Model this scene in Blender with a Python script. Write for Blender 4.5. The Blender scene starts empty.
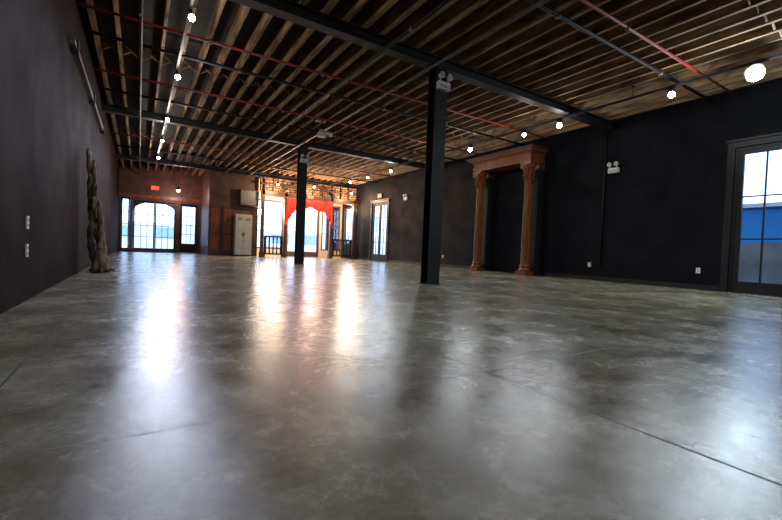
import bpy, bmesh, math, random
from mathutils import Vector, Matrix
random.seed(7)
S = bpy.context.scene
try:
    S.view_settings.view_transform = 'Standard'
except Exception: pass

# ---------------------------------------------------------------- materials
def mat(name, c1, c2=None, rough=0.5, metal=0.0, scale=4.0, stretch=(1,1,1), bump=0.0, spec=0.5, rough2=None, detail=6):
    m = bpy.data.materials.new(name); m.use_nodes = True
    nt = m.node_tree; N = nt.nodes; L = nt.links
    b = N['Principled BSDF']
    b.inputs['Base Color'].default_value = (*c1, 1)
    b.inputs['Roughness'].default_value = rough
    b.inputs['Metallic'].default_value = metal
    b.inputs['Specular IOR Level'].default_value = spec
    if c2 is None: c2 = tuple(x*0.75 for x in c1)
    tc = N.new('ShaderNodeTexCoord'); mp = N.new('ShaderNodeMapping'); mp.inputs['Scale'].default_value = stretch
    L.new(tc.outputs['Object'], mp.inputs['Vector'])
    nz = N.new('ShaderNodeTexNoise'); nz.inputs['Scale'].default_value = scale; nz.inputs['Detail'].default_value = detail
    L.new(mp.outputs[0], nz.inputs['Vector'])
    cr = N.new('ShaderNodeValToRGB'); cr.color_ramp.elements[0].position = 0.35; cr.color_ramp.elements[1].position = 0.65
    cr.color_ramp.elements[0].color = (*c1, 1); cr.color_ramp.elements[1].color = (*c2, 1)
    L.new(nz.outputs['Fac'], cr.inputs[0]); L.new(cr.outputs[0], b.inputs['Base Color'])
    if rough2 is not None:
        mr = N.new('ShaderNodeMapRange'); mr.inputs['To Min'].default_value = rough; mr.inputs['To Max'].default_value = rough2
        mr.inputs['From Min'].default_value = .3; mr.inputs['From Max'].default_value = .7
        L.new(nz.outputs['Fac'], mr.inputs[0]); L.new(mr.outputs[0], b.inputs['Roughness'])
    if bump:
        bp = N.new('ShaderNodeBump'); bp.inputs['Strength'].default_value = bump; bp.inputs['Distance'].default_value = .02
        L.new(nz.outputs['Fac'], bp.inputs['Height']); L.new(bp.outputs[0], b.inputs['Normal'])
    return m

def emis(name, col, s):
    m = bpy.data.materials.new(name); m.use_nodes = True
    b = m.node_tree.nodes['Principled BSDF']
    b.inputs['Base Color'].default_value = (*col, 1)
    b.inputs['Emission Color'].default_value = (*col, 1); b.inputs['Emission Strength'].default_value = s
    return m

def glass_mat():
    m = bpy.data.materials.new('window_glass'); m.use_nodes = True
    nt = m.node_tree; N = nt.nodes; L = nt.links; N.clear()
    o = N.new('ShaderNodeOutputMaterial'); mx = N.new('ShaderNodeMixShader'); mx.inputs[0].default_value = .07
    t = N.new('ShaderNodeBsdfTransparent'); t.inputs[0].default_value = (.93, .97, 1, 1)
    g = N.new('ShaderNodeBsdfGlossy'); g.inputs['Roughness'].default_value = .03
    L.new(t.outputs[0], mx.inputs[1]); L.new(g.outputs[0], mx.inputs[2]); L.new(mx.outputs[0], o.inputs[0])
    return m

def floor_mat():
    m = bpy.data.materials.new('polished_concrete'); m.use_nodes = True
    nt = m.node_tree; N = nt.nodes; L = nt.links; b = N['Principled BSDF']
    tc = N.new('ShaderNodeTexCoord')
    def noise(s, d, r=.6, dist=0.):
        n = N.new('ShaderNodeTexNoise'); n.inputs['Scale'].default_value = s; n.inputs['Detail'].default_value = d
        n.inputs['Roughness'].default_value = r; n.inputs['Distortion'].default_value = dist
        L.new(tc.outputs['Object'], n.inputs['Vector']); return n
    def ramp(n, stops):
        r = N.new('ShaderNodeValToRGB'); e = r.color_ramp.elements
        e[0].position = stops[0][0]; e[0].color = (*stops[0][1], 1)
        e[1].position = stops[-1][0]; e[1].color = (*stops[-1][1], 1)
        for p, c in stops[1:-1]:
            q = e.new(p); q.color = (*c, 1)
        L.new(n.outputs['Fac'], r.inputs[0]); return r
    def out(a): return a.outputs[2] if a.bl_idname == 'ShaderNodeMix' else a.outputs[0]
    def mix(a, bb, f, mode='MIX'):
        x = N.new('ShaderNodeMix'); x.data_type = 'RGBA'; x.blend_type = mode
        L.new(out(a), x.inputs[6]); L.new(out(bb), x.inputs[7])
        if isinstance(f, float): x.inputs[0].default_value = f
        else: L.new(f.outputs[0], x.inputs[0])
        return x
    n1 = noise(.85, 10, .66, .4); n2 = noise(2.6, 12, .76, .3); n3 = noise(34, 8, .8); n4 = noise(.6, 6, .6, .3); n5 = noise(8, 12, .85, .2)
    a = ramp(n1, [(.32, (.115, .098, .066)), (.5, (.24, .225, .168)), (.68, (.42, .40, .315))])
    c = ramp(n2, [(.30, (.34, .29, .21)), (.5, (.85, .83, .76)), (.70, (1.5, 1.46, 1.35))])
    e5 = ramp(n5, [(.34, (.40, .37, .32)), (.64, (1.3, 1.3, 1.27))])
    d = ramp(n3, [(.3, (.5, .47, .42)), (.7, (1.3, 1.3, 1.3))])
    x = mix(a, c, .8, 'MULTIPLY'); x = mix(x, e5, .65, 'MULTIPLY'); x = mix(x, d, .75, 'MULTIPLY')
    br = N.new('ShaderNodeRGB'); br.outputs[0].default_value = (.15, .093, .045, 1)
    f = ramp(n4, [(.46, (0, 0, 0)), (.66, (.55, .55, .55))])
    y = mix(x, br, f)
    L.new(y.outputs[2], b.inputs['Base Color'])
    mr = N.new('ShaderNodeMapRange'); mr.inputs['From Min'].default_value = .32; mr.inputs['From Max'].default_value = .68
    mr.inputs['To Min'].default_value = .16; mr.inputs['To Max'].default_value = .33
    L.new(n2.outputs['Fac'], mr.inputs[0]); L.new(mr.outputs[0], b.inputs['Roughness'])
    b.inputs['Specular IOR Level'].default_value = .55
    bp = N.new('ShaderNodeBump'); bp.inputs['Strength'].default_value = .07; bp.inputs['Distance'].default_value = .01
    L.new(n5.outputs['Fac'], bp.inputs['Height'])
    bp2 = N.new('ShaderNodeBump'); bp2.inputs['Strength'].default_value = .3; bp2.inputs['Distance'].default_value = .003
    L.new(n3.outputs['Fac'], bp2.inputs['Height']); L.new(bp.outputs[0], bp2.inputs['Normal'])
    L.new(bp2.outputs[0], b.inputs['Normal'])
    return m

def brick_mat():
    m = bpy.data.materials.new('old_brick'); m.use_nodes = True
    nt = m.node_tree; N = nt.nodes; L = nt.links; b = N['Principled BSDF']
    tc = N.new('ShaderNodeTexCoord'); mp = N.new('ShaderNodeMapping'); mp.inputs['Rotation'].default_value = (math.pi/2, 0, 0)
    L.new(tc.outputs['Object'], mp.inputs[0])
    k = N.new('ShaderNodeTexBrick'); k.inputs['Scale'].default_value = 1.0
    k.inputs['Brick Width'].default_value = .30; k.inputs['Row Height'].default_value = .13; k.inputs['Mortar Size'].default_value = .02
    k.inputs['Color1'].default_value = (.55, .28, .13, 1); k.inputs['Color2'].default_value = (.28, .12, .055, 1); k.inputs['Mortar'].default_value = (.03, .02, .018, 1)
    L.new(mp.outputs[0], k.inputs[0]); L.new(k.outputs[0], b.inputs['Base Color']); b.inputs['Roughness'].default_value = .85
    bp = N.new('ShaderNodeBump'); bp.inputs['Distance'].default_value = .01; bp.invert = True
    L.new(k.outputs[1], bp.inputs['Height']); L.new(bp.outputs[0], b.inputs['Normal'])
    return m

M_floor = floor_mat(); M_glass = glass_mat(); M_brick = brick_mat()
M_lwall = mat('wall_paint_maroon_black', (.016, .0062, .0058), (.009, .0038, .0038), .75, scale=1.6, bump=.08, rough2=.85, spec=.05)
M_rwall = mat('wall_paint_navy_black', (.0055, .0052, .0085), (.0028, .0028, .005), .6, scale=1.8, bump=.08, rough2=.75, spec=.10)
M_fwall = mat('wall_dark_brown', (.09, .045, .032), (.05, .025, .018), .5, scale=3, spec=.3)
M_tan = mat('storefront_tan_paint', (.50, .38, .26), (.38, .27, .18), .6, scale=3)
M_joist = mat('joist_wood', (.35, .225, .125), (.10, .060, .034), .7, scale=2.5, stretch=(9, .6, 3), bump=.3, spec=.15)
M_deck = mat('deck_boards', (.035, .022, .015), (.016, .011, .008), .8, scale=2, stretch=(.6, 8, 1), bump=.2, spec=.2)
M_steel = mat('black_steel', (.009, .009, .010), (.016, .015, .015), .55, .0, scale=9, bump=.05, spec=.25)
M_grey = mat('grey_conduit', (.13, .12, .11), (.08, .075, .07), .5, .3, scale=8)
M_red = mat('red_sprinkler_pipe', (.36, .022, .014), (.22, .014, .01), .5, scale=6)
M_wood = mat('carved_mahogany', (.23, .062, .018), (.09, .024, .009), .38, scale=3, stretch=(6, 6, .7), bump=.15, spec=.35)
M_dwood = mat('dark_timber', (.07, .030, .014), (.026, .012, .007), .5, scale=3, stretch=(5, 5, 1), bump=.1)
M_frame = mat('frame_paint_dark', (.015, .012, .013), (.009, .008, .009), .4, spec=.3)
M_white = mat('white_plastic', (.66, .66, .64), (.6, .6, .58), .4)
M_cab = mat('grey_cabinet_paint', (.42, .41, .38), (.35, .34, .31), .45)
M_bark = mat('weathered_driftwood', (.22, .14, .085), (.03, .022, .017), .8, scale=6, stretch=(3, 3, .8), bump=.8)
M_curt = mat('red_velvet', (.95, .025, .012), (.7, .013, .008), .7, scale=8)
M_joint = mat('joint_filler', (.15, .14, .11), (.34, .32, .27), .5, scale=3)
M_jdark = mat('joint_dark', (.012, .011, .009), (.035, .032, .027), .7, scale=3)
M_bulb = emis('lamp_lens_cool', (.86, .93, 1), 60)
M_warm = emis('lamp_warm', (1, .66, .36), 45)
M_exit = emis('exit_red', (1, .04, .02), 3.0)
M_road = mat('asphalt_outside', (.45, .5, .56), (.4, .43, .48), .8)
M_fac = mat('facade_pale', (.86, .87, .9), (.78, .81, .86), .8, scale=.8)
M_fwin = mat('facade_window', (.40, .50, .66), (.32, .40, .55), .4)
M_blue = mat('blue_mural', (.015, .13, .40), (.035, .25, .52), .6, scale=1.2)
M_beige = mat('beige_render', (.22, .21, .19), (.12, .115, .11), .8, scale=1.5)

# ---------------------------------------------------------------- mesh builder
class B:
    def __init__(s): s.bm = bmesh.new(); s.mats = []
    def mi(s, m):
        if m not in s.mats: s.mats.append(m)
        return s.mats.index(m)
    def box(s, a, b, m, rot=None):
        a = Vector(a); b = Vector(b); c = (a+b)/2; d = b-a
        M = Matrix.Translation(c)
        if rot is not None: M = M @ rot.to_4x4()
        M = M @ Matrix.Diagonal((abs(d.x), abs(d.y), abs(d.z), 1))
        r = bmesh.ops.create_cube(s.bm, size=1, matrix=M)
        i = s.mi(m)
        for f in {f for v in r['verts'] for f in v.link_faces}: f.material_index = i
    def cyl(s, p, q, r1, m, r2=None, n=14):
        p = Vector(p); q = Vector(q); d = q-p
        if r2 is None: r2 = r1
        M = Matrix.Translation((p+q)/2) @ d.to_track_quat('Z', 'Y').to_matrix().to_4x4()
        r = bmesh.ops.create_cone(s.bm, cap_ends=True, segments=n, radius1=r1, radius2=r2, depth=d.length, matrix=M)
        i = s.mi(m)
        for f in {f for v in r['verts'] for f in v.link_faces}: f.material_index = i; f.smooth = len(f.verts) == 4
    def sph(s, c, r, m, sc=(1, 1, 1)):
        M = Matrix.Translation(c) @ Matrix.Diagonal((*sc, 1))
        q = bmesh.ops.create_uvsphere(s.bm, u_segments=14, v_segments=8, radius=r, matrix=M)
        i = s.mi(m)
        for f in {f for v in q['verts'] for f in v.link_faces}: f.material_index = i; f.smooth = True
    def lathe(s, c, prof, m, n=48, flute=0, nf=16):
        c = Vector(c); i = s.mi(m); rings = []
        for z, r, fl in prof:
            ring = []
            for k in range(n):
                a = 2*math.pi*k/n
                rr = r*(1-fl*flute*(.5-.5*math.cos(nf*a))) if fl else r
                ring.append(s.bm.verts.new(c+Vector((rr*math.cos(a), rr*math.sin(a), z))))
            rings.append(ring)
        for A, C in zip(rings, rings[1:]):
            for k in range(n):
                f = s.bm.faces.new((A[k], A[(k+1) % n], C[(k+1) % n], C[k])); f.material_index = i; f.smooth = True
        for R in (rings[0][::-1], rings[-1]):
            f = s.bm.faces.new(R); f.material_index = i
    def tube(s, pts, rad, m, n=8):
        i = s.mi(m); rings = []; pts = [Vector(p) for p in pts]
        for k, p in enumerate(pts):
            t = (pts[min(k+1, len(pts)-1)]-pts[max(k-1, 0)]).normalized()
            u = t.cross(Vector((.3, 1, .1))).normalized(); w = t.cross(u)
            rings.append([s.bm.verts.new(p+(u*math.cos(2*math.pi*j/n)+w*math.sin(2*math.pi*j/n))*rad[k]) for j in range(n)])
        for A, C in zip(rings, rings[1:]):
            for k in range(n):
                f = s.bm.faces.new((A[k], A[(k+1) % n], C[(k+1) % n], C[k])); f.material_index = i; f.smooth = True
        for R in (rings[0][::-1], rings[-1]):
            f = s.bm.faces.new(R); f.material_index = i
    def poly(s, pts, m, ext=None):
        i = s.mi(m); ext = Vector(ext)
        a = [s.bm.verts.new(p) for p in pts]; b = [s.bm.verts.new(Vector(p)+ext) for p in pts]
        n = len(a)
        fs = [s.bm.faces.new(a), s.bm.faces.new(b[::-1])]
        for k in range(n): fs.append(s.bm.faces.new((a[k], b[k], b[(k+1) % n], a[(k+1) % n])))
        for f in fs: f.material_index = i
    def done(s, name, bevel=0):
        bmesh.ops.recalc_face_normals(s.bm, faces=s.bm.faces)
        me = bpy.data.meshes.new(name); s.bm.to_mesh(me); s.bm.free()
        for m in s.mats: me.materials.append(m)
        o = bpy.data.objects.new(name, me); S.collection.objects.link(o)
        if bevel:
            q = o.modifiers.new('bevel', 'BEVEL'); q.width = bevel; q.segments = 2; q.limit_method = 'ANGLE'
        return o

def light(name, loc, power, col, r=.05, parent=None, spot=None, aim=None):
    l = bpy.data.lights.new(name, 'SPOT' if spot else 'POINT'); l.energy = power; l.color = col; l.shadow_soft_size = r
    o = bpy.data.objects.new(name, l); o.location = loc; S.collection.objects.link(o)
    if spot:
        l.spot_size = math.radians(spot); l.spot_blend = .6
        o.rotation_euler = Vector(aim).to_track_quat('-Z', 'Y').to_euler()
    if parent: o.parent = parent
    return o

# ---------------------------------------------------------------- dimensions
XL, XR, YB, YF, ZC = -.88, 10.45, -6.0, 24.0, 4.40
ZJ = 4.15
def wall(name, axis, pl, th, a0, a1, z0, z1, holes, m):
    b = B(); As = sorted({a0, a1} | {h[0] for h in holes} | {h[1] for h in holes})
    for p, q in zip(As, As[1:]):
        c = (p+q)/2; hs = sorted([h for h in holes if h[0] < c < h[1]], key=lambda h: h[2]); z = z0
        segs = []
        for h in hs:
            if h[2] > z: segs.append((z, h[2]))
            z = h[3]
        if z < z1: segs.append((z, z1))
        for s0, s1 in segs:
            if axis == 'y': b.box((p, pl, s0), (q, pl+th, s1), m)
            else: b.box((pl, p, s0), (pl+th, q, s1), m)
    return b.done(name)

b = B(); b.box((XL-.25, YB-.25, -.2), (XR+.25, YF+.25, 0), M_floor); floor = b.done('floor')
b = B()
for x, m_, w in ((-.45, M_jdark, .008), (1.5, M_jdark, .007), (5.7, M_jdark, .008)):
    b.box((x-w/2, YB, .0), (x+w/2, 20, .001), m_)
for y, w in ((1.45, .006), (7.2, .006), (-3, .006), (13.8, .006)):
    x = XL; yy = y
    i = b.mi(M_joint); prev = None
    while x < XR:
        ww = w*random.uniform(.3, 1.2)
        cur = (b.bm.verts.new((x, yy-ww/2, .0009)), b.bm.verts.new((x, yy+ww/2, .0009)))
        if prev:
            f = b.bm.faces.new((prev[0], cur[0], cur[1], prev[1])); f.material_index = i
        prev = cur; x += .07; yy = y+(yy-y)*.93+random.uniform(-.007, .007)
j = b.done('control_joints'); j.parent = floor

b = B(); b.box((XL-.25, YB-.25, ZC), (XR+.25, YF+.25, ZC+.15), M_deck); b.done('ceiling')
wall('wall_left', 'x', XL-.2, .2, YB, YF, 0, ZC, [], M_lwall)
wall('wall_right', 'x', XR, .2, YB, YF, 0, ZC, [(1.42, 3.3, 0, 3.0), (17.0, 18.6, 0, 3.0), (20.75, 22.05, .85, 3.0)], M_rwall)
wall('wall_back', 'y', YB-.2, .2, XL, XR, 0, ZC, [], M_rwall)
wall('wall_far', 'y', YF, .2, XL, XR, 0, ZC, [(-.8, -.4, .1, 2.7), (-.3, 1.65, .1, 2.6), (1.8, 2.68, 0, 2.6), (5.3, 10.2, 0, 3.2)], M_fwall)
b = B(); b.box((2.8, 20.9, 0), (5.1, YF, ZC), M_fwall); b.done('wall_vestibule')
wall('wall_storefront', 'y', 22.3, .15, 5.1, XR, 0, ZC, [(5.3, 6.85, .4, 3.1), (7.0, 9.0, 0, 3.1), (9.15, 10.33, .4, 3.1)], M_tan)
b = B(); b.box((5.1, 20.55, 3.3), (XR, 20.75, ZC), M_brick); b.done('wall_brick_header')

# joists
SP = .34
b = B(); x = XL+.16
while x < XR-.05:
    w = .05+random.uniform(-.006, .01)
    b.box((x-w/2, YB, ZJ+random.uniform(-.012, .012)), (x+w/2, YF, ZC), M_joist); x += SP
x = XL+.16
while x+SP < XR-.05:
    for y in (2.2, 9.5, 16.7):
        for s in (1, -1):
            b.cyl((x+.03, y+s*.03, ZJ+.03 if s > 0 else ZC-.03), (x+SP-.03, y+s*.03, ZC-.03 if s > 0 else ZJ+.03), .018, M_joist, n=4)
    x += SP
b.done('ceiling_joists')

for y in (-1.3, 5.9, 13.1, 20.2):
    b = B()
    b.box((XL, y-.10, ZJ-.20), (XR, y+.10, ZJ-.18), M_steel)
    b.box((XL, y-.012, ZJ-.18), (XR, y+.012, ZJ-.03), M_steel)
    b.box((XL, y-.10, ZJ-.03), (XR, y+.10, ZJ-.012), M_steel)
    b.done('steel_beam')
for y in (-1.3, 5.9, 13.1):
    b = B(); x = 4.6; h = ZJ-.2
    b.box((x-.13, y-.12, 0), (x+.13, y-.10, h-.02), M_steel); b.box((x-.13, y+.10, 0), (x+.13, y+.12, h-.02), M_steel)
    b.box((x-.012, y-.10, 0), (x+.012, y+.10, h-.02), M_steel)
    b.box((x-.15, y-.14, 0), (x+.15, y+.14, .02), M_steel); b.box((x-.17, y-.13, h-.03), (x+.17, y+.13, h), M_steel)
    for s in (-1, 1): b.box((x-.13, y+s*.11-.012, h-.3), (x+.13, y+s*.11+.012, h-.27), M_steel)
    b.done('steel_column')

def pipe(name, pts, r, m, drops=()):
    b = B()
    for p, q in zip(pts, pts[1:]): b.cyl(p, q, r, m)
    for p in pts[1:-1]: b.sph(p, r*1.25, m)
    for d in drops:
        b.cyl(d, (d[0], d[1], ZJ-.012), .008, M_steel, n=6)
        b.cyl((d[0]-.0, d[1], d[2]-.04), (d[0], d[1], d[2]+.03), r*1.3, M_grey)
    return b.done(name)
JX = lambda k: XL+.16+SP*k      # joist centre lines
for y, z in ((3.3, 4.05), (7.6, 4.05), (10.2, 4.03), (16.0, 4.05)):
    pipe('sprinkler_pipe', [(XL+.02, y, z), (XR-.02, y, z)], .022, M_red, [(JX(k), y, z) for k in (5, 11, 20, 28)])
pipe('sprinkler_main', [(JX(12), YB, 3.90), (JX(12), 20.5, 3.90)], .03, M_steel, [(JX(12), y, 3.90) for y in (1, 5, 9, 12.5, 17)])
pipe('grey_conduit', [(JX(15), YB, 3.91), (JX(15), 20.0, 3.91)], .028, M_grey, [(JX(15), y, 3.91) for y in (2, 7, 11, 15)])
for y in (3.75, 8.6, 11.6, 18.2):
    pipe('black_conduit', [(XL+.02, y, 4.09), (XR-.02, y, 4.09)], .03, M_steel, [(JX(k), y, 4.09) for k in (7, 17, 26)])
pipe('electrical_conduit', [(JX(2), YB, 3.90), (JX(2), YF, 3.90)], .022, M_steel, [(JX(2), y, 3.90) for y in (3, 7, 11, 15)])
pipe('wall_conduit', [(XR-.025, 6.05, ZJ), (XR-.025, 6.05, .42)], .02, M_steel)
b = B(); b.box((XL, 7.2, 3.30), (XL+.07, 12.8, 3.38), M_grey)
for y in (7.4, 9.9, 12.5): b.box((XL, y, 3.24), (XL+.09, y+.08, 3.44), M_steel)
b.done('wall_raceway')

ZT = 3.88
def rail(x, jx):
    b = B(); b.box((x-.02, YB+.3, ZT), (x+.02, 19.8, ZT+.04), M_steel)
    y = YB+.8
    while y < 19.8:
        b.cyl((x, y, ZT+.03), (x, y, ZJ-.02), .008, M_steel, n=6)
        b.box((min(x, jx)-.03, y-.02, ZJ-.03), (max(x, jx)+.03, y+.02, ZJ-.012), M_steel); y += 2.4
    b.done('lighting_track_rail')
rail(.55, JX(4)); rail(8.45, JX(27))
COOL = (.84, .92, 1.0)
def spot(x, y, power, r=.05, tilt=(0, -.35), col=COOL, name='track_spotlight', up=.22, spill=(1, .93, .84)):
    b = B(); z = ZT-.002
    b.box((x-.025, y-.06, z-.03), (x+.025, y+.06, z), M_steel)
    b.cyl((x, y, z-.03), (x, y, z-.08), .012, M_steel)
    d = Vector((tilt[0], tilt[1], -1)).normalized(); p = Vector((x, y, z-.07)); q = p+d*.08
    b.cyl(p-d*.03, q, r*.6, M_steel, r2=r*1.1, n=18)
    b.cyl(p-d*.045, p-d*.03, r*.5, M_steel)
    b.sph(q+d*r*.5, r, M_bulb)
    o = b.done(name)
    lp = q+d*(r*1.5+.07)
    light('lamp_beam', lp, power, col, .06, o, spot=150, aim=(tilt[0]*.5, tilt[1]*.5, -1))
    light('lamp_spill', lp, power*up, spill, .06, o)
for y, p in ((-4, 40), (-1.5, 45), (1.0, 60), (3.5, 80), (6.4, 85), (8.8, 100), (12.0, 110), (14.6, 120), (17.7, 200)):  # heads at and behind the camera are unseen, added to light the near floor
    spot(.55, y, p, .045, (.15, -.7), (.58, .68, 1.0), up=.26)
for y, p, r in ((-4, 40, .05), (-1.5, 45, .05), (.6, 45, .05), (2.5, 260, .12), (3.7, 75, .055), (6.07, 75, .06), (7.1, 70, .05), (9.1, 85, .055), (11.1, 95, .055), (13.6, 110, .055), (15.5, 120, .05), (17.2, 130, .05)):  # first heads are out of view too, added for foreground light
    if y == 2.5: spot(8.45, y, p, r, (-.6, -.4), (.74, .9, 1.0), up=.3, spill=(.62, .86, 1.0))
    else: spot(8.45, y, p, r, (-.6, -.4))

b = B()
b.cyl((4.2, 10.5, 4.06), (4.2, 10.5, 3.86), .02, M_steel); b.box((4.0, 10.4, 4.05), (4.3, 10.6, ZJ-.014), M_steel)
b.cyl((4.2, 10.5, 3.84), (4.2, 10.5, 3.68), .05, M_white, r2=.13, n=24); b.cyl((4.2, 10.5, 3.68), (4.2, 10.5, 3.65), .12, M_white, n=24)
b.cyl((4.2, 10.5, 3.9), (4.2, 10.5, 3.82), .02, M_steel)
b.cyl((4.32, 10.5, 3.8), (4.47, 10.42, 3.72), .04, M_white, r2=.06)
b.cyl((4.2, 10.5, 3.84), (4.34, 10.5, 3.80), .012, M_steel)
b.done('ceiling_pendant_light')

def emerg(c, n):
    b = B(); c = Vector(c); n = Vector(n); t = Vector((-n.y, n.x, 0)); c = c+n*.002
    def bx(off, sz, m):
        o = c+n*off[0]+t*off[1]+Vector((0, 0, off[2])); d = Vector([abs(n[i])*sz[0]+abs(t[i])*sz[1] for i in range(2)]+[sz[2]])/2
        b.box(o-d, o+d, m)
    bx((.04, 0, 0), (.08, .26, .13), M_white); bx((.085, 0, -.02), (.01, .2, .05), M_cab)
    for s in (-1, 1):
        p = c+n*.06+t*s*.09+Vector((0, 0, .065))
        b.cyl(p, p+Vector((0, 0, .05)), .012, M_white)
        q = p+Vector((0, 0, .09)); b.cyl(q-n*.02, q+n*.06, .035, M_white, r2=.055, n=18)
        b.cyl(q+n*.06, q+n*.065, .045, M_cab, n=18)
    b.done('emergency_light')
emerg((XR, 5.8, 2.9), (-1, 0, 0)); emerg((XR, 15.4, 3.0), (-1, 0, 0))
emerg((4.6, 5.78, 3.60), (0, -1, 0)); emerg((4.6, 12.98, 3.45), (0, -1, 0))

def outlet(x, y, z, s):
    b = B(); b.box((x, y-.04, z-.06), (x+s*.012, y+.04, z+.06), M_white)
    for dz in (-.025, .025): b.box((x+s*.012, y-.018, z+dz-.014), (x+s*.016, y+.018, z+dz+.014), M_cab)
    for dz in (-.03, -.02, .02, .03): b.box((x+s*.016, y-.008, z+dz-.003), (x+s*.017, y+.008, z+dz+.003), M_steel)
    b.done('wall_outlet', .002)
for y, z in ((6.35, .42), (3.83, .42), (12.6, .42)): outlet(XR, y, z, -1)
for z in (.46, .72): outlet(XL, 4.93, z, 1)

b = B()
for a, c in ((YB, 1.29), (3.44, 7.75), (10.6, 16.85), (18.76, 20.25)): b.box((XR-.018, a, 0), (XR, c, .11), M_steel)
b.done('baseboard_right', .003)
b = B(); b.box((XL, YB, 0), (XL+.015, YF, .05), M_lwall); b.done('baseboard_left')

# ---------------------------------------------------------------- glazed frames
def glazed(name, axis, pl, a0, a1, z0, z1, cols, rows, m, fr=.07, leaves=1, arch=False, kick=0, th=.07, handle=False):
    b = B(); pl += .01; a0 += .003; a1 -= .003; z1 -= .003; z0 += .003
    def bx(A0, A1, Z0, Z1, d0, d1, mm):
        if axis == 'y': b.box((A0, pl+d0, Z0), (A1, pl+d1, Z1), mm)
        else: b.box((pl+d0, A0, Z0), (pl+d1, A1, Z1), mm)
    bx(a0, a0+fr*.6, z0, z1, 0, th*1.5, m); bx(a1-fr*.6, a1, z0, z1, 0, th*1.5, m); bx(a0+fr*.6, a1-fr*.6, z1-fr*.6, z1, 0, th*1.5, m)
    if not kick: bx(a0+fr*.6, a1-fr*.6, z0, z0+fr*.6, 0, th*1.5, m)
    A0 = a0+fr*.6; A1 = a1-fr*.6; W = (A1-A0)/leaves; Z0 = z0 if kick else z0+fr*.6; Z1 = z1-fr*.6
    for l in range(leaves):
        p = A0+l*W+.003; q = p+W-.006
        bx(p, p+fr, Z0, Z1, .01, th, m); bx(q-fr, q, Z0, Z1, .01, th, m); bx(p+fr, q-fr, Z1-fr, Z1, .01, th, m)
        kb = max(kick, fr); bx(p+fr, q-fr, Z0, Z0+kb, .01, th, m)
        gp, gq, gz, gt = p+fr, q-fr, Z0+kb, Z1-fr
        for i in range(1, cols):
            c = gp+(gq-gp)*i/cols; bx(c-.014, c+.014, gz, gt, .02, th-.01, m)
        for i in range(1, rows):
            c = gz+(gt-gz)*i/rows; bx(gp, gq, c-.014, c+.014, .022, th-.012, m)
        bx(gp, gq, gz, gt, th/2-.003, th/2+.003, M_glass)
        if handle:
            hh = q-fr/2 if l == 0 else p+fr/2
            bx(hh-.02, hh+.02, 1.0, 1.2, 0, .01, M_grey); bx(hh-.01, hh+.01, 1.08, 1.10, -.05, 0, M_grey); bx(hh-.05, hh+.05, 1.08, 1.10, -.06, -.045, M_grey)
    if arch:
        n = 12
        for side in (0, 1):
            pts = []
            c = (a0+a1)/2; hw = (a1-a0)/2-fr*.6; rise = arch
            for k in range(n+1):
                t = k/n; a = c+(hw*t)*(1 if side else -1); z = z1-fr*.6-rise*(1-math.sqrt(max(0, 1-t*t*.95)))
                pts.append((a, z))
            pts.append((c+hw*(1 if side else -1), z1)); pts.append((c, z1))
            P = [(a, pl, z) if axis == 'y' else (pl, a, z) for a, z in pts]
            b.poly(P, m, (0, th*.9, 0) if axis == 'y' else (th*.9, 0, 0))
    b.done(name)
glazed('door_1', 'x', XR, 1.42, 3.3, 0, 3.0, 2, 3, M_frame, .09, 2, kick=.24, handle=True)
glazed('door_2', 'x', XR, 17.0, 18.6, 0, 3.0, 2, 4, M_frame, .09, 2, kick=.35, handle=True)
glazed('door_3', 'y', YF, 1.8, 2.68, 0, 2.6, 3, 4, M_frame, .08, 1, arch=.25, kick=.5, handle=True)
glazed('window_1', 'y', YF, -.3, 1.65, .1, 2.6, 3, 4, M_frame, .06, 2, arch=.55)
glazed('window_2', 'y', YF, -.8, -.4, .1, 2.7, 1, 4, M_frame, .05, 1, arch=.18)
glazed('window_3', 'y', 22.3, 5.3, 6.85, .4, 3.1, 2, 2, M_dwood, .05, 1)
glazed('door_4', 'y', 22.3, 7.0, 9.0, 0, 3.1, 1, 2, M_dwood, .08, 2, kick=.3, handle=True)
glazed('window_4', 'y', 22.3, 9.15, 10.33, .4, 3.1, 2, 2, M_dwood, .05, 1)
glazed('window_5', 'x', XR, 20.75, 22.05, .85, 3.0, 2, 2, M_dwood, .05, 1)
b = B()
for y0, y1 in ((1.42, 3.3), (17.0, 18.6)):
    b.box((XR-.03, y0-.12, 0), (XR, y0, 3.12), M_frame); b.box((XR-.03, y1, 0), (XR, y1+.12, 3.12), M_frame); b.box((XR-.03, y0, 3.0), (XR, y1, 3.12), M_frame)
    b.box((XR-.06, y0-.15, 3.12), (XR, y1+.15, 3.17), M_frame)
b.done('trim_1', .004)

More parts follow.
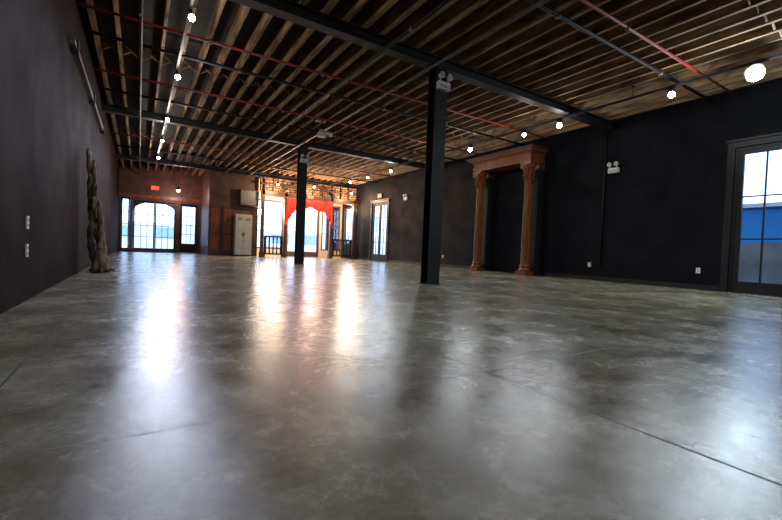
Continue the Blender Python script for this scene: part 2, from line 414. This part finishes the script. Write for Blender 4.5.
# ---------------------------------------------------------------- mahogany portal
b = B()
def ccol(x, y):
    b.box((x-.19, y-.19, 0), (x+.19, y+.19, .12), M_wood)
    b.lathe((x, y, 0), [(.12, .18, 0), (.15, .19, 0), (.18, .18, 0), (.20, .155, 0), (.23, .15, 0), (.26, .165, 0), (.29, .16, 0), (.31, .135, 0)], M_wood)
    b.lathe((x, y, 0), [(.31, .135, 0), (.34, .132, 1), (.9, .133, 1), (1.6, .128, 1), (2.3, .118, 1), (2.78, .11, 1), (2.82, .11, 0)], M_wood, n=96, flute=.14, nf=16)
    b.lathe((x, y, 0), [(2.80, .115, 0), (2.82, .13, 0), (2.85, .13, 0), (2.87, .112, 0), (3.0, .115, 0), (3.15, .13, 0), (3.26, .155, 0), (3.33, .19, 0), (3.35, .19, 0)], M_wood)
    for tier, (z0, hh, rr) in enumerate(((2.87, .19, .118), (3.02, .21, .125))):
        for k in range(8):
            a = 2*math.pi*(k+.5*tier)/8; d = Vector((math.cos(a), math.sin(a), 0))
            pts = [Vector((x, y, z0))+d*rr, Vector((x, y, z0+hh*.5))+d*(rr+.012), Vector((x, y, z0+hh*.85))+d*(rr+.035), Vector((x, y, z0+hh))+d*(rr+.07), Vector((x, y, z0+hh*.88))+d*(rr+.085)]
            b.tube(pts, [.026, .034, .032, .022, .008], M_wood, 6)
    for sx in (-1, 1):
        for sy in (-1, 1):
            c = Vector((x+sx*.155, y+sy*.155, 3.29)); t = Vector((sx, -sy, 0)).normalized()*.03
            b.cyl(c-t, c+t, .055, M_wood, n=16); b.cyl(c-t*1.4, c+t*1.4, .022, M_wood, n=12)
            b.tube([(x+sx*.08, y+sy*.08, 3.1), (x+sx*.10, y+sy*.10, 3.22), (x+sx*.14, y+sy*.14, 3.3)], [.015, .02, .03], M_wood, 6)
    b.box((x-.2, y-.2, 3.35), (x+.2, y+.2, 3.42), M_wood)
PX, P1, P2 = 10.0, 8.15, 10.2; XW = XR-.004
ccol(PX, P1); ccol(PX, P2)
for y in (P1, P2):
    b.box((10.2, y-.19, 0), (XW, y+.17, 3.42), M_steel)
    b.box((10.17, y-.22, 0), (XW, y+.2, .2), M_steel)
    b.box((10.17, y-.22, 3.2), (XW, y+.19, 3.42), M_dwood)
def slab(e, z0, z1, m=M_wood): b.box((PX-.18-e, P1-.18-e, z0), (XW, P2+.18+e, z1), m)
slab(0, 3.42, 3.47); slab(.015, 3.47, 3.52); slab(.03, 3.52, 3.54); slab(-.01, 3.54, 3.68); slab(.03, 3.68, 3.70)
y = P1-.2
while y < P2+.2: b.box((PX-.24, y, 3.70), (PX-.15, y+.035, 3.745), M_wood); y += .07
x = PX-.2
while x < XR-.05:
    b.box((x, P1-.24, 3.70), (x+.035, P1-.15, 3.745), M_dwood); x += .07
slab(.02, 3.70, 3.745, M_dwood); slab(.09, 3.745, 3.775); slab(.13, 3.775, 3.80); slab(.16, 3.80, 3.825, M_dwood); slab(.19, 3.825, 3.86, M_dwood)
b.done('carved_wooden_portal', .003)

# ---------------------------------------------------------------- driftwood
b = B(); bx0, by0 = -.60, 8.75
for s in range(6):
    ph = random.uniform(0, 6.28); pts = []; rr = []; top = (2.15, 2.05, 1.7, 1.95, 1.3, 2.1)[s]
    for k in range(26):
        t = k/25; sp = .11*(1-t)**2+.05
        pts.append((bx0-.14*t+sp*math.cos(ph+t*5+s)*.8+random.uniform(-.008, .008), by0+.1*math.sin(t*3)+sp*math.sin(ph+t*5+s)+random.uniform(-.01, .01), .01+top*t))
        rr.append(max(.014, .055*(1-t*.5)*(1+.25*math.sin(k*1.9+s))))
    b.tube(pts, rr, M_bark, 9)
for s in range(6):
    z = random.uniform(.4, 2.0); a = random.uniform(-1.6, 1.6); p = Vector((bx0-.14*z/2.1, by0+.05, z)); d = Vector((math.cos(a)*.4, math.sin(a)*.7, .8))
    b.tube([p, p+d*.08, p+d*.13+Vector((0, 0, .05)), p+d*.16+Vector((0, 0, .1))], [.035, .028, .018, .006], M_bark, 6)
for s in range(5):
    a = s*1.25; d = Vector((math.cos(a), math.sin(a), 0))
    if d.x < -.5: d *= .6
    c = Vector((bx0, by0, 0)); b.tube([c+Vector((0, 0, .22))+d*.04, c+Vector((0, 0, .09))+d*.12, c+Vector((0, 0, .025))+d*.24], [.05, .04, .018], M_bark, 7)
b.done('driftwood_trunk')

# ---------------------------------------------------------------- bay
b = B(); Y0, Y1 = 20.32, 20.5; XA = XR-.004
for x in (5.2, 6.36, 8.9, 10.3):
    b.box((x-.07, Y0, 0), (x+.07, Y1, 3.3), M_dwood); b.box((x-.1, Y0-.01, 0), (x+.1, Y1+.03, .25), M_dwood); b.box((x-.1, Y0-.01, 2.98), (x+.1, Y1+.03, 3.06), M_dwood)
b.box((5.1, Y0, 3.12), (XA, Y1+.04, 3.3), M_dwood)
b.box((5.1, Y0-.01, 3.06), (XA, Y1, 3.12), M_wood)
def archband(x0, x1, z0, z1, w, m, n=24):
    c = (x0+x1)/2; hw = (x1-x0)/2
    P = [(c+hw*math.cos(math.pi*k/n), z0+(z1-z0)*math.sin(math.pi*k/n)) for k in range(n+1)]
    Q = [(c+(hw-w)*math.cos(math.pi*k/n), z0+(z1-z0-w)*math.sin(math.pi*k/n)) for k in range(n+1)]
    for k in range(n):
        b.poly([(P[k][0], Y0+.02, P[k][1]), (P[k+1][0], Y0+.02, P[k+1][1]), (Q[k+1][0], Y0+.02, Q[k+1][1]), (Q[k][0], Y0+.02, Q[k][1])], m, (0, .12, 0))
archband(5.9, 9.36, 3.1, 3.92, .11, M_dwood)
archband(6.43, 8.83, 2.35, 3.05, .08, M_wood)
x = 5.3
while x < 10.3:
    b.box((x-.03, Y0+.04, 3.3), (x+.03, Y0+.14, 3.9), M_dwood); x += .42
b.box((5.1, Y0+.04, 3.62), (XA, Y0+.12, 3.68), M_dwood)
b.done('timber_arch_screen', .004)

def railing(x0, x1):
    b = B(); y = 20.41
    b.box((x0, y-.045, 1.0), (x1, y+.045, 1.08), M_frame); b.box((x0, y-.03, .12), (x1, y+.03, .2), M_frame)
    n = max(3, round((x1-x0)/.19))
    for i in range(n):
        x = x0+(i+.5)*(x1-x0)/n
        b.lathe((x, y, 0), [(.17, .04, 0), (.28, .04, 0), (.32, .025, 0), (.45, .052, 0), (.58, .028, 0), (.78, .036, 0), (.84, .024, 0), (.88, .04, 0), (1.01, .04, 0)], M_frame, n=12)
    for x in (x0+.03, x1-.03): b.box((x-.03, y-.04, 0), (x+.03, y+.04, 1.0), M_frame)
    b.done('balustrade')
railing(5.31, 6.25); railing(9.01, 10.19)

b = B(); i = b.mi(M_curt); n, m = 120, 22; grid = []
for a in range(n+1):
    u = a/n; x = 6.40+u*2.46; e = abs(2*u-1)
    drop = .34+.20*math.sin(math.pi*((u*2) % 1))+(1.05*max(0, (e-.6)/.4)**1.2)
    row = []
    for k in range(m+1):
        v = k/m; pull = (.20*v*max(0, (e-.55)/.45))*(1 if u > .5 else -1)
        row.append(b.bm.verts.new((x+pull*.5, 20.235+.028*math.sin(u*95+v*2)*(.3+v), 3.04-drop*v)))
    grid.append(row)
for a in range(n):
    for k in range(m):
        f = b.bm.faces.new((grid[a][k], grid[a+1][k], grid[a+1][k+1], grid[a][k+1])); f.material_index = i; f.smooth = True
b.cyl((6.35, 20.27, 3.04), (8.91, 20.27, 3.04), .02, M_wood)
for s in (6.5, 8.76): b.cyl((s-.1, 20.24, 2.15), (s+.1, 20.24, 2.15), .03, M_wood)
b.done('red_curtain')

def sconce(x, y, z, nx, power, col=(1, .66, .36), r=.09):
    b = B(); x += nx*.002; b.cyl((x, y, z-.1), (x+nx*.03, y, z-.1), .06, M_steel); b.cyl((x+nx*.02, y, z-.1), (x+nx*.14, y, z-.08), .012, M_steel)
    b.cyl((x+nx*.14, y, z-.1), (x+nx*.14, y, z-.04), .03, M_steel); b.sph((x+nx*.14, y, z+.03), r, M_warm)
    o = b.done('wall_sconce'); light('lamp', (x+nx*.33, y-.05, z+.08), power, col, .08, o)
sconce(5.1, 21.2, 2.25, 1, 650, (1, .80, .58), r=.15); sconce(XR, 20.68, 2.75, -1, 160)
b = B()
b.cyl((7.6, 21.4, 3.25), (7.6, 21.4, ZJ), .008, M_steel, n=6); b.cyl((7.6, 21.4, 3.12), (7.6, 21.4, 3.27), .14, M_steel, r2=.03, n=20); b.sph((7.6, 21.4, 3.08), .07, M_warm)
o = b.done('bay_fill_pendant'); light('lamp', (7.6, 21.4, 2.9), 850, (1, .84, .66), .08, o)  # made-up pendant, added to light the bay and brick from inside
for x in (5.7, 9.7):
    b = B(); b.cyl((x, 19.7, ZJ-.014), (x, 19.7, 3.7), .008, M_steel, n=6); b.cyl((x, 19.7, 3.72), (x, 19.66, 3.6), .04, M_steel, r2=.07, n=18); b.sph((x, 19.64, 3.58), .05, M_warm)
    o = b.done('bay_fill_pendant'); light('lamp', (x, 19.55, 3.45), 190, (1, .7, .45), .06, o)
b = B(); b.cyl((7.6, 19.7, ZJ-.014), (7.6, 19.7, 3.82), .008, M_steel, n=6); b.cyl((7.6, 19.7, 3.84), (7.6, 19.72, 3.72), .04, M_steel, r2=.07, n=18); b.sph((7.6, 19.72, 3.70), .05, M_warm)
o = b.done('bay_fill_pendant'); light('lamp', (7.6, 19.6, 3.55), 190, (1, .62, .4), .06, o)
b = B(); b.cyl((1.6, 22.6, 3.3), (1.6, 22.6, ZJ), .008, M_steel, n=6); b.cyl((1.6, 22.6, 3.17), (1.6, 22.6, 3.32), .14, M_steel, r2=.03, n=20); b.sph((1.6, 22.6, 3.13), .07, M_warm)
o = b.done('bay_fill_pendant'); light('lamp', (1.6, 22.6, 2.95), 110, (1, .6, .5), .08, o)

def exitsign(c, n):
    b = B(); c = Vector(c)
    if n == 'y':
        b.box(c-Vector((.2, .04, .12)), c+Vector((.2, 0, .12)), M_steel); b.box(c-Vector((.17, .045, .09)), c+Vector((.17, -.04, .09)), M_exit)
    else:
        b.box(c-Vector((.04, .2, .12)), c+Vector((0, .2, .12)), M_steel); b.box(c-Vector((.045, .17, .09)), c+Vector((-.04, .17, .09)), M_exit)
    b.done('exit_sign')
exitsign((.65, YF-.002, 3.3), 'y'); exitsign((XR-.002, 17.8, 3.36), 'x'); exitsign((7.63, 20.3, 3.22), 'y')

b = B()
b.box((3.93, 20.45, .06), (4.72, 20.88, 2.05), M_cab); b.box((3.96, 20.48, 0), (4.69, 20.88, .06), M_steel)
for k in (0, 1):
    x0 = 3.95+k*.385; b.box((x0, 20.43, .1), (x0+.37, 20.45, 2.0), M_cab); b.box((x0+(.33 if k == 0 else .02), 20.41, 1.0), (x0+(.35 if k == 0 else .04), 20.43, 1.16), M_steel)
    for q in range(4): b.box((x0+.08, 20.425, 1.75+q*.04), (x0+.29, 20.43, 1.765+q*.04), M_steel)
b.done('metal_cabinet', .004)
b = B(); b.box((4.15, 20.62, 2.5), (5.05, 20.9, 3.3), M_fwall); b.box((4.2, 20.6, 2.55), (5.0, 20.62, 3.25), M_beige); b.done('wall_boxed_duct', .004)  # beige boxed duct above the cabinet
b = B()
for x0 in (2.82, 3.4):
    b.box((x0, 20.86, .12), (x0+.5, 20.9, 2.4), M_dwood); b.box((x0+.06, 20.84, .25), (x0+.44, 20.86, 1.0), M_wood); b.box((x0+.06, 20.84, 1.12), (x0+.44, 20.86, 2.28), M_wood)
b.box((2.8, 20.85, 0), (3.92, 20.9, .12), M_dwood); b.done('trim_2', .004)
b = B(); b.box((XL, YF-.03, 2.75), (2.8, YF, 2.9), M_wood); b.box((XL, YF-.05, 2.9), (2.8, YF, 2.96), M_dwood); b.done('trim_3')

# ---------------------------------------------------------------- outside
b = B(); b.box((-15, 24.3, -.3), (26, 45, -.12), M_road); b.box((10.75, -12, -.3), (26, 24.3, -.12), M_road); b.done('street_ground')
b = B(); b.box((-12, 36, -.12), (22, 37, 2.0), M_fac)
for k in range(11):
    x = -11+k*3; b.box((x, 35.95, .8), (x+1.6, 36, 1.6), M_fwin); b.box((x-.1, 35.9, 1.6), (x+1.7, 36, 1.75), M_white)
b.done('street_building')
b = B(); b.box((13.2, -8, -.12), (13.4, 7, 1.15), M_beige); b.box((13.2, -8, 1.15), (13.4, 7, 2.05), M_blue); b.box((13.15, -8, 2.05), (13.45, 7, 2.15), M_white); b.done('painted_yard_wall')

w = bpy.data.worlds.new('sky'); S.world = w; w.use_nodes = True
bg = w.node_tree.nodes['Background']; bg.inputs[0].default_value = (.50, .69, 1, 1); bg.inputs[1].default_value = 5.0

# ---------------------------------------------------------------- camera
th, p, r = math.radians(32.3), math.radians(1.43), math.radians(2.3)
F = Vector((math.sin(th)*math.cos(p), math.cos(th)*math.cos(p), -math.sin(p)))
R0 = Vector((math.cos(th), -math.sin(th), 0)); U0 = R0.cross(F)
R = R0*math.cos(r)+U0*math.sin(r); U = -R0*math.sin(r)+U0*math.cos(r)
cd = bpy.data.cameras.new('camera'); cam = bpy.data.objects.new('camera', cd); S.collection.objects.link(cam)
cd.sensor_width = 36; cd.lens = 18.4
Mx = Matrix((R, U, -F)).transposed().to_4x4(); Mx.translation = (0, 0, .6); cam.matrix_world = Mx
S.camera = cam
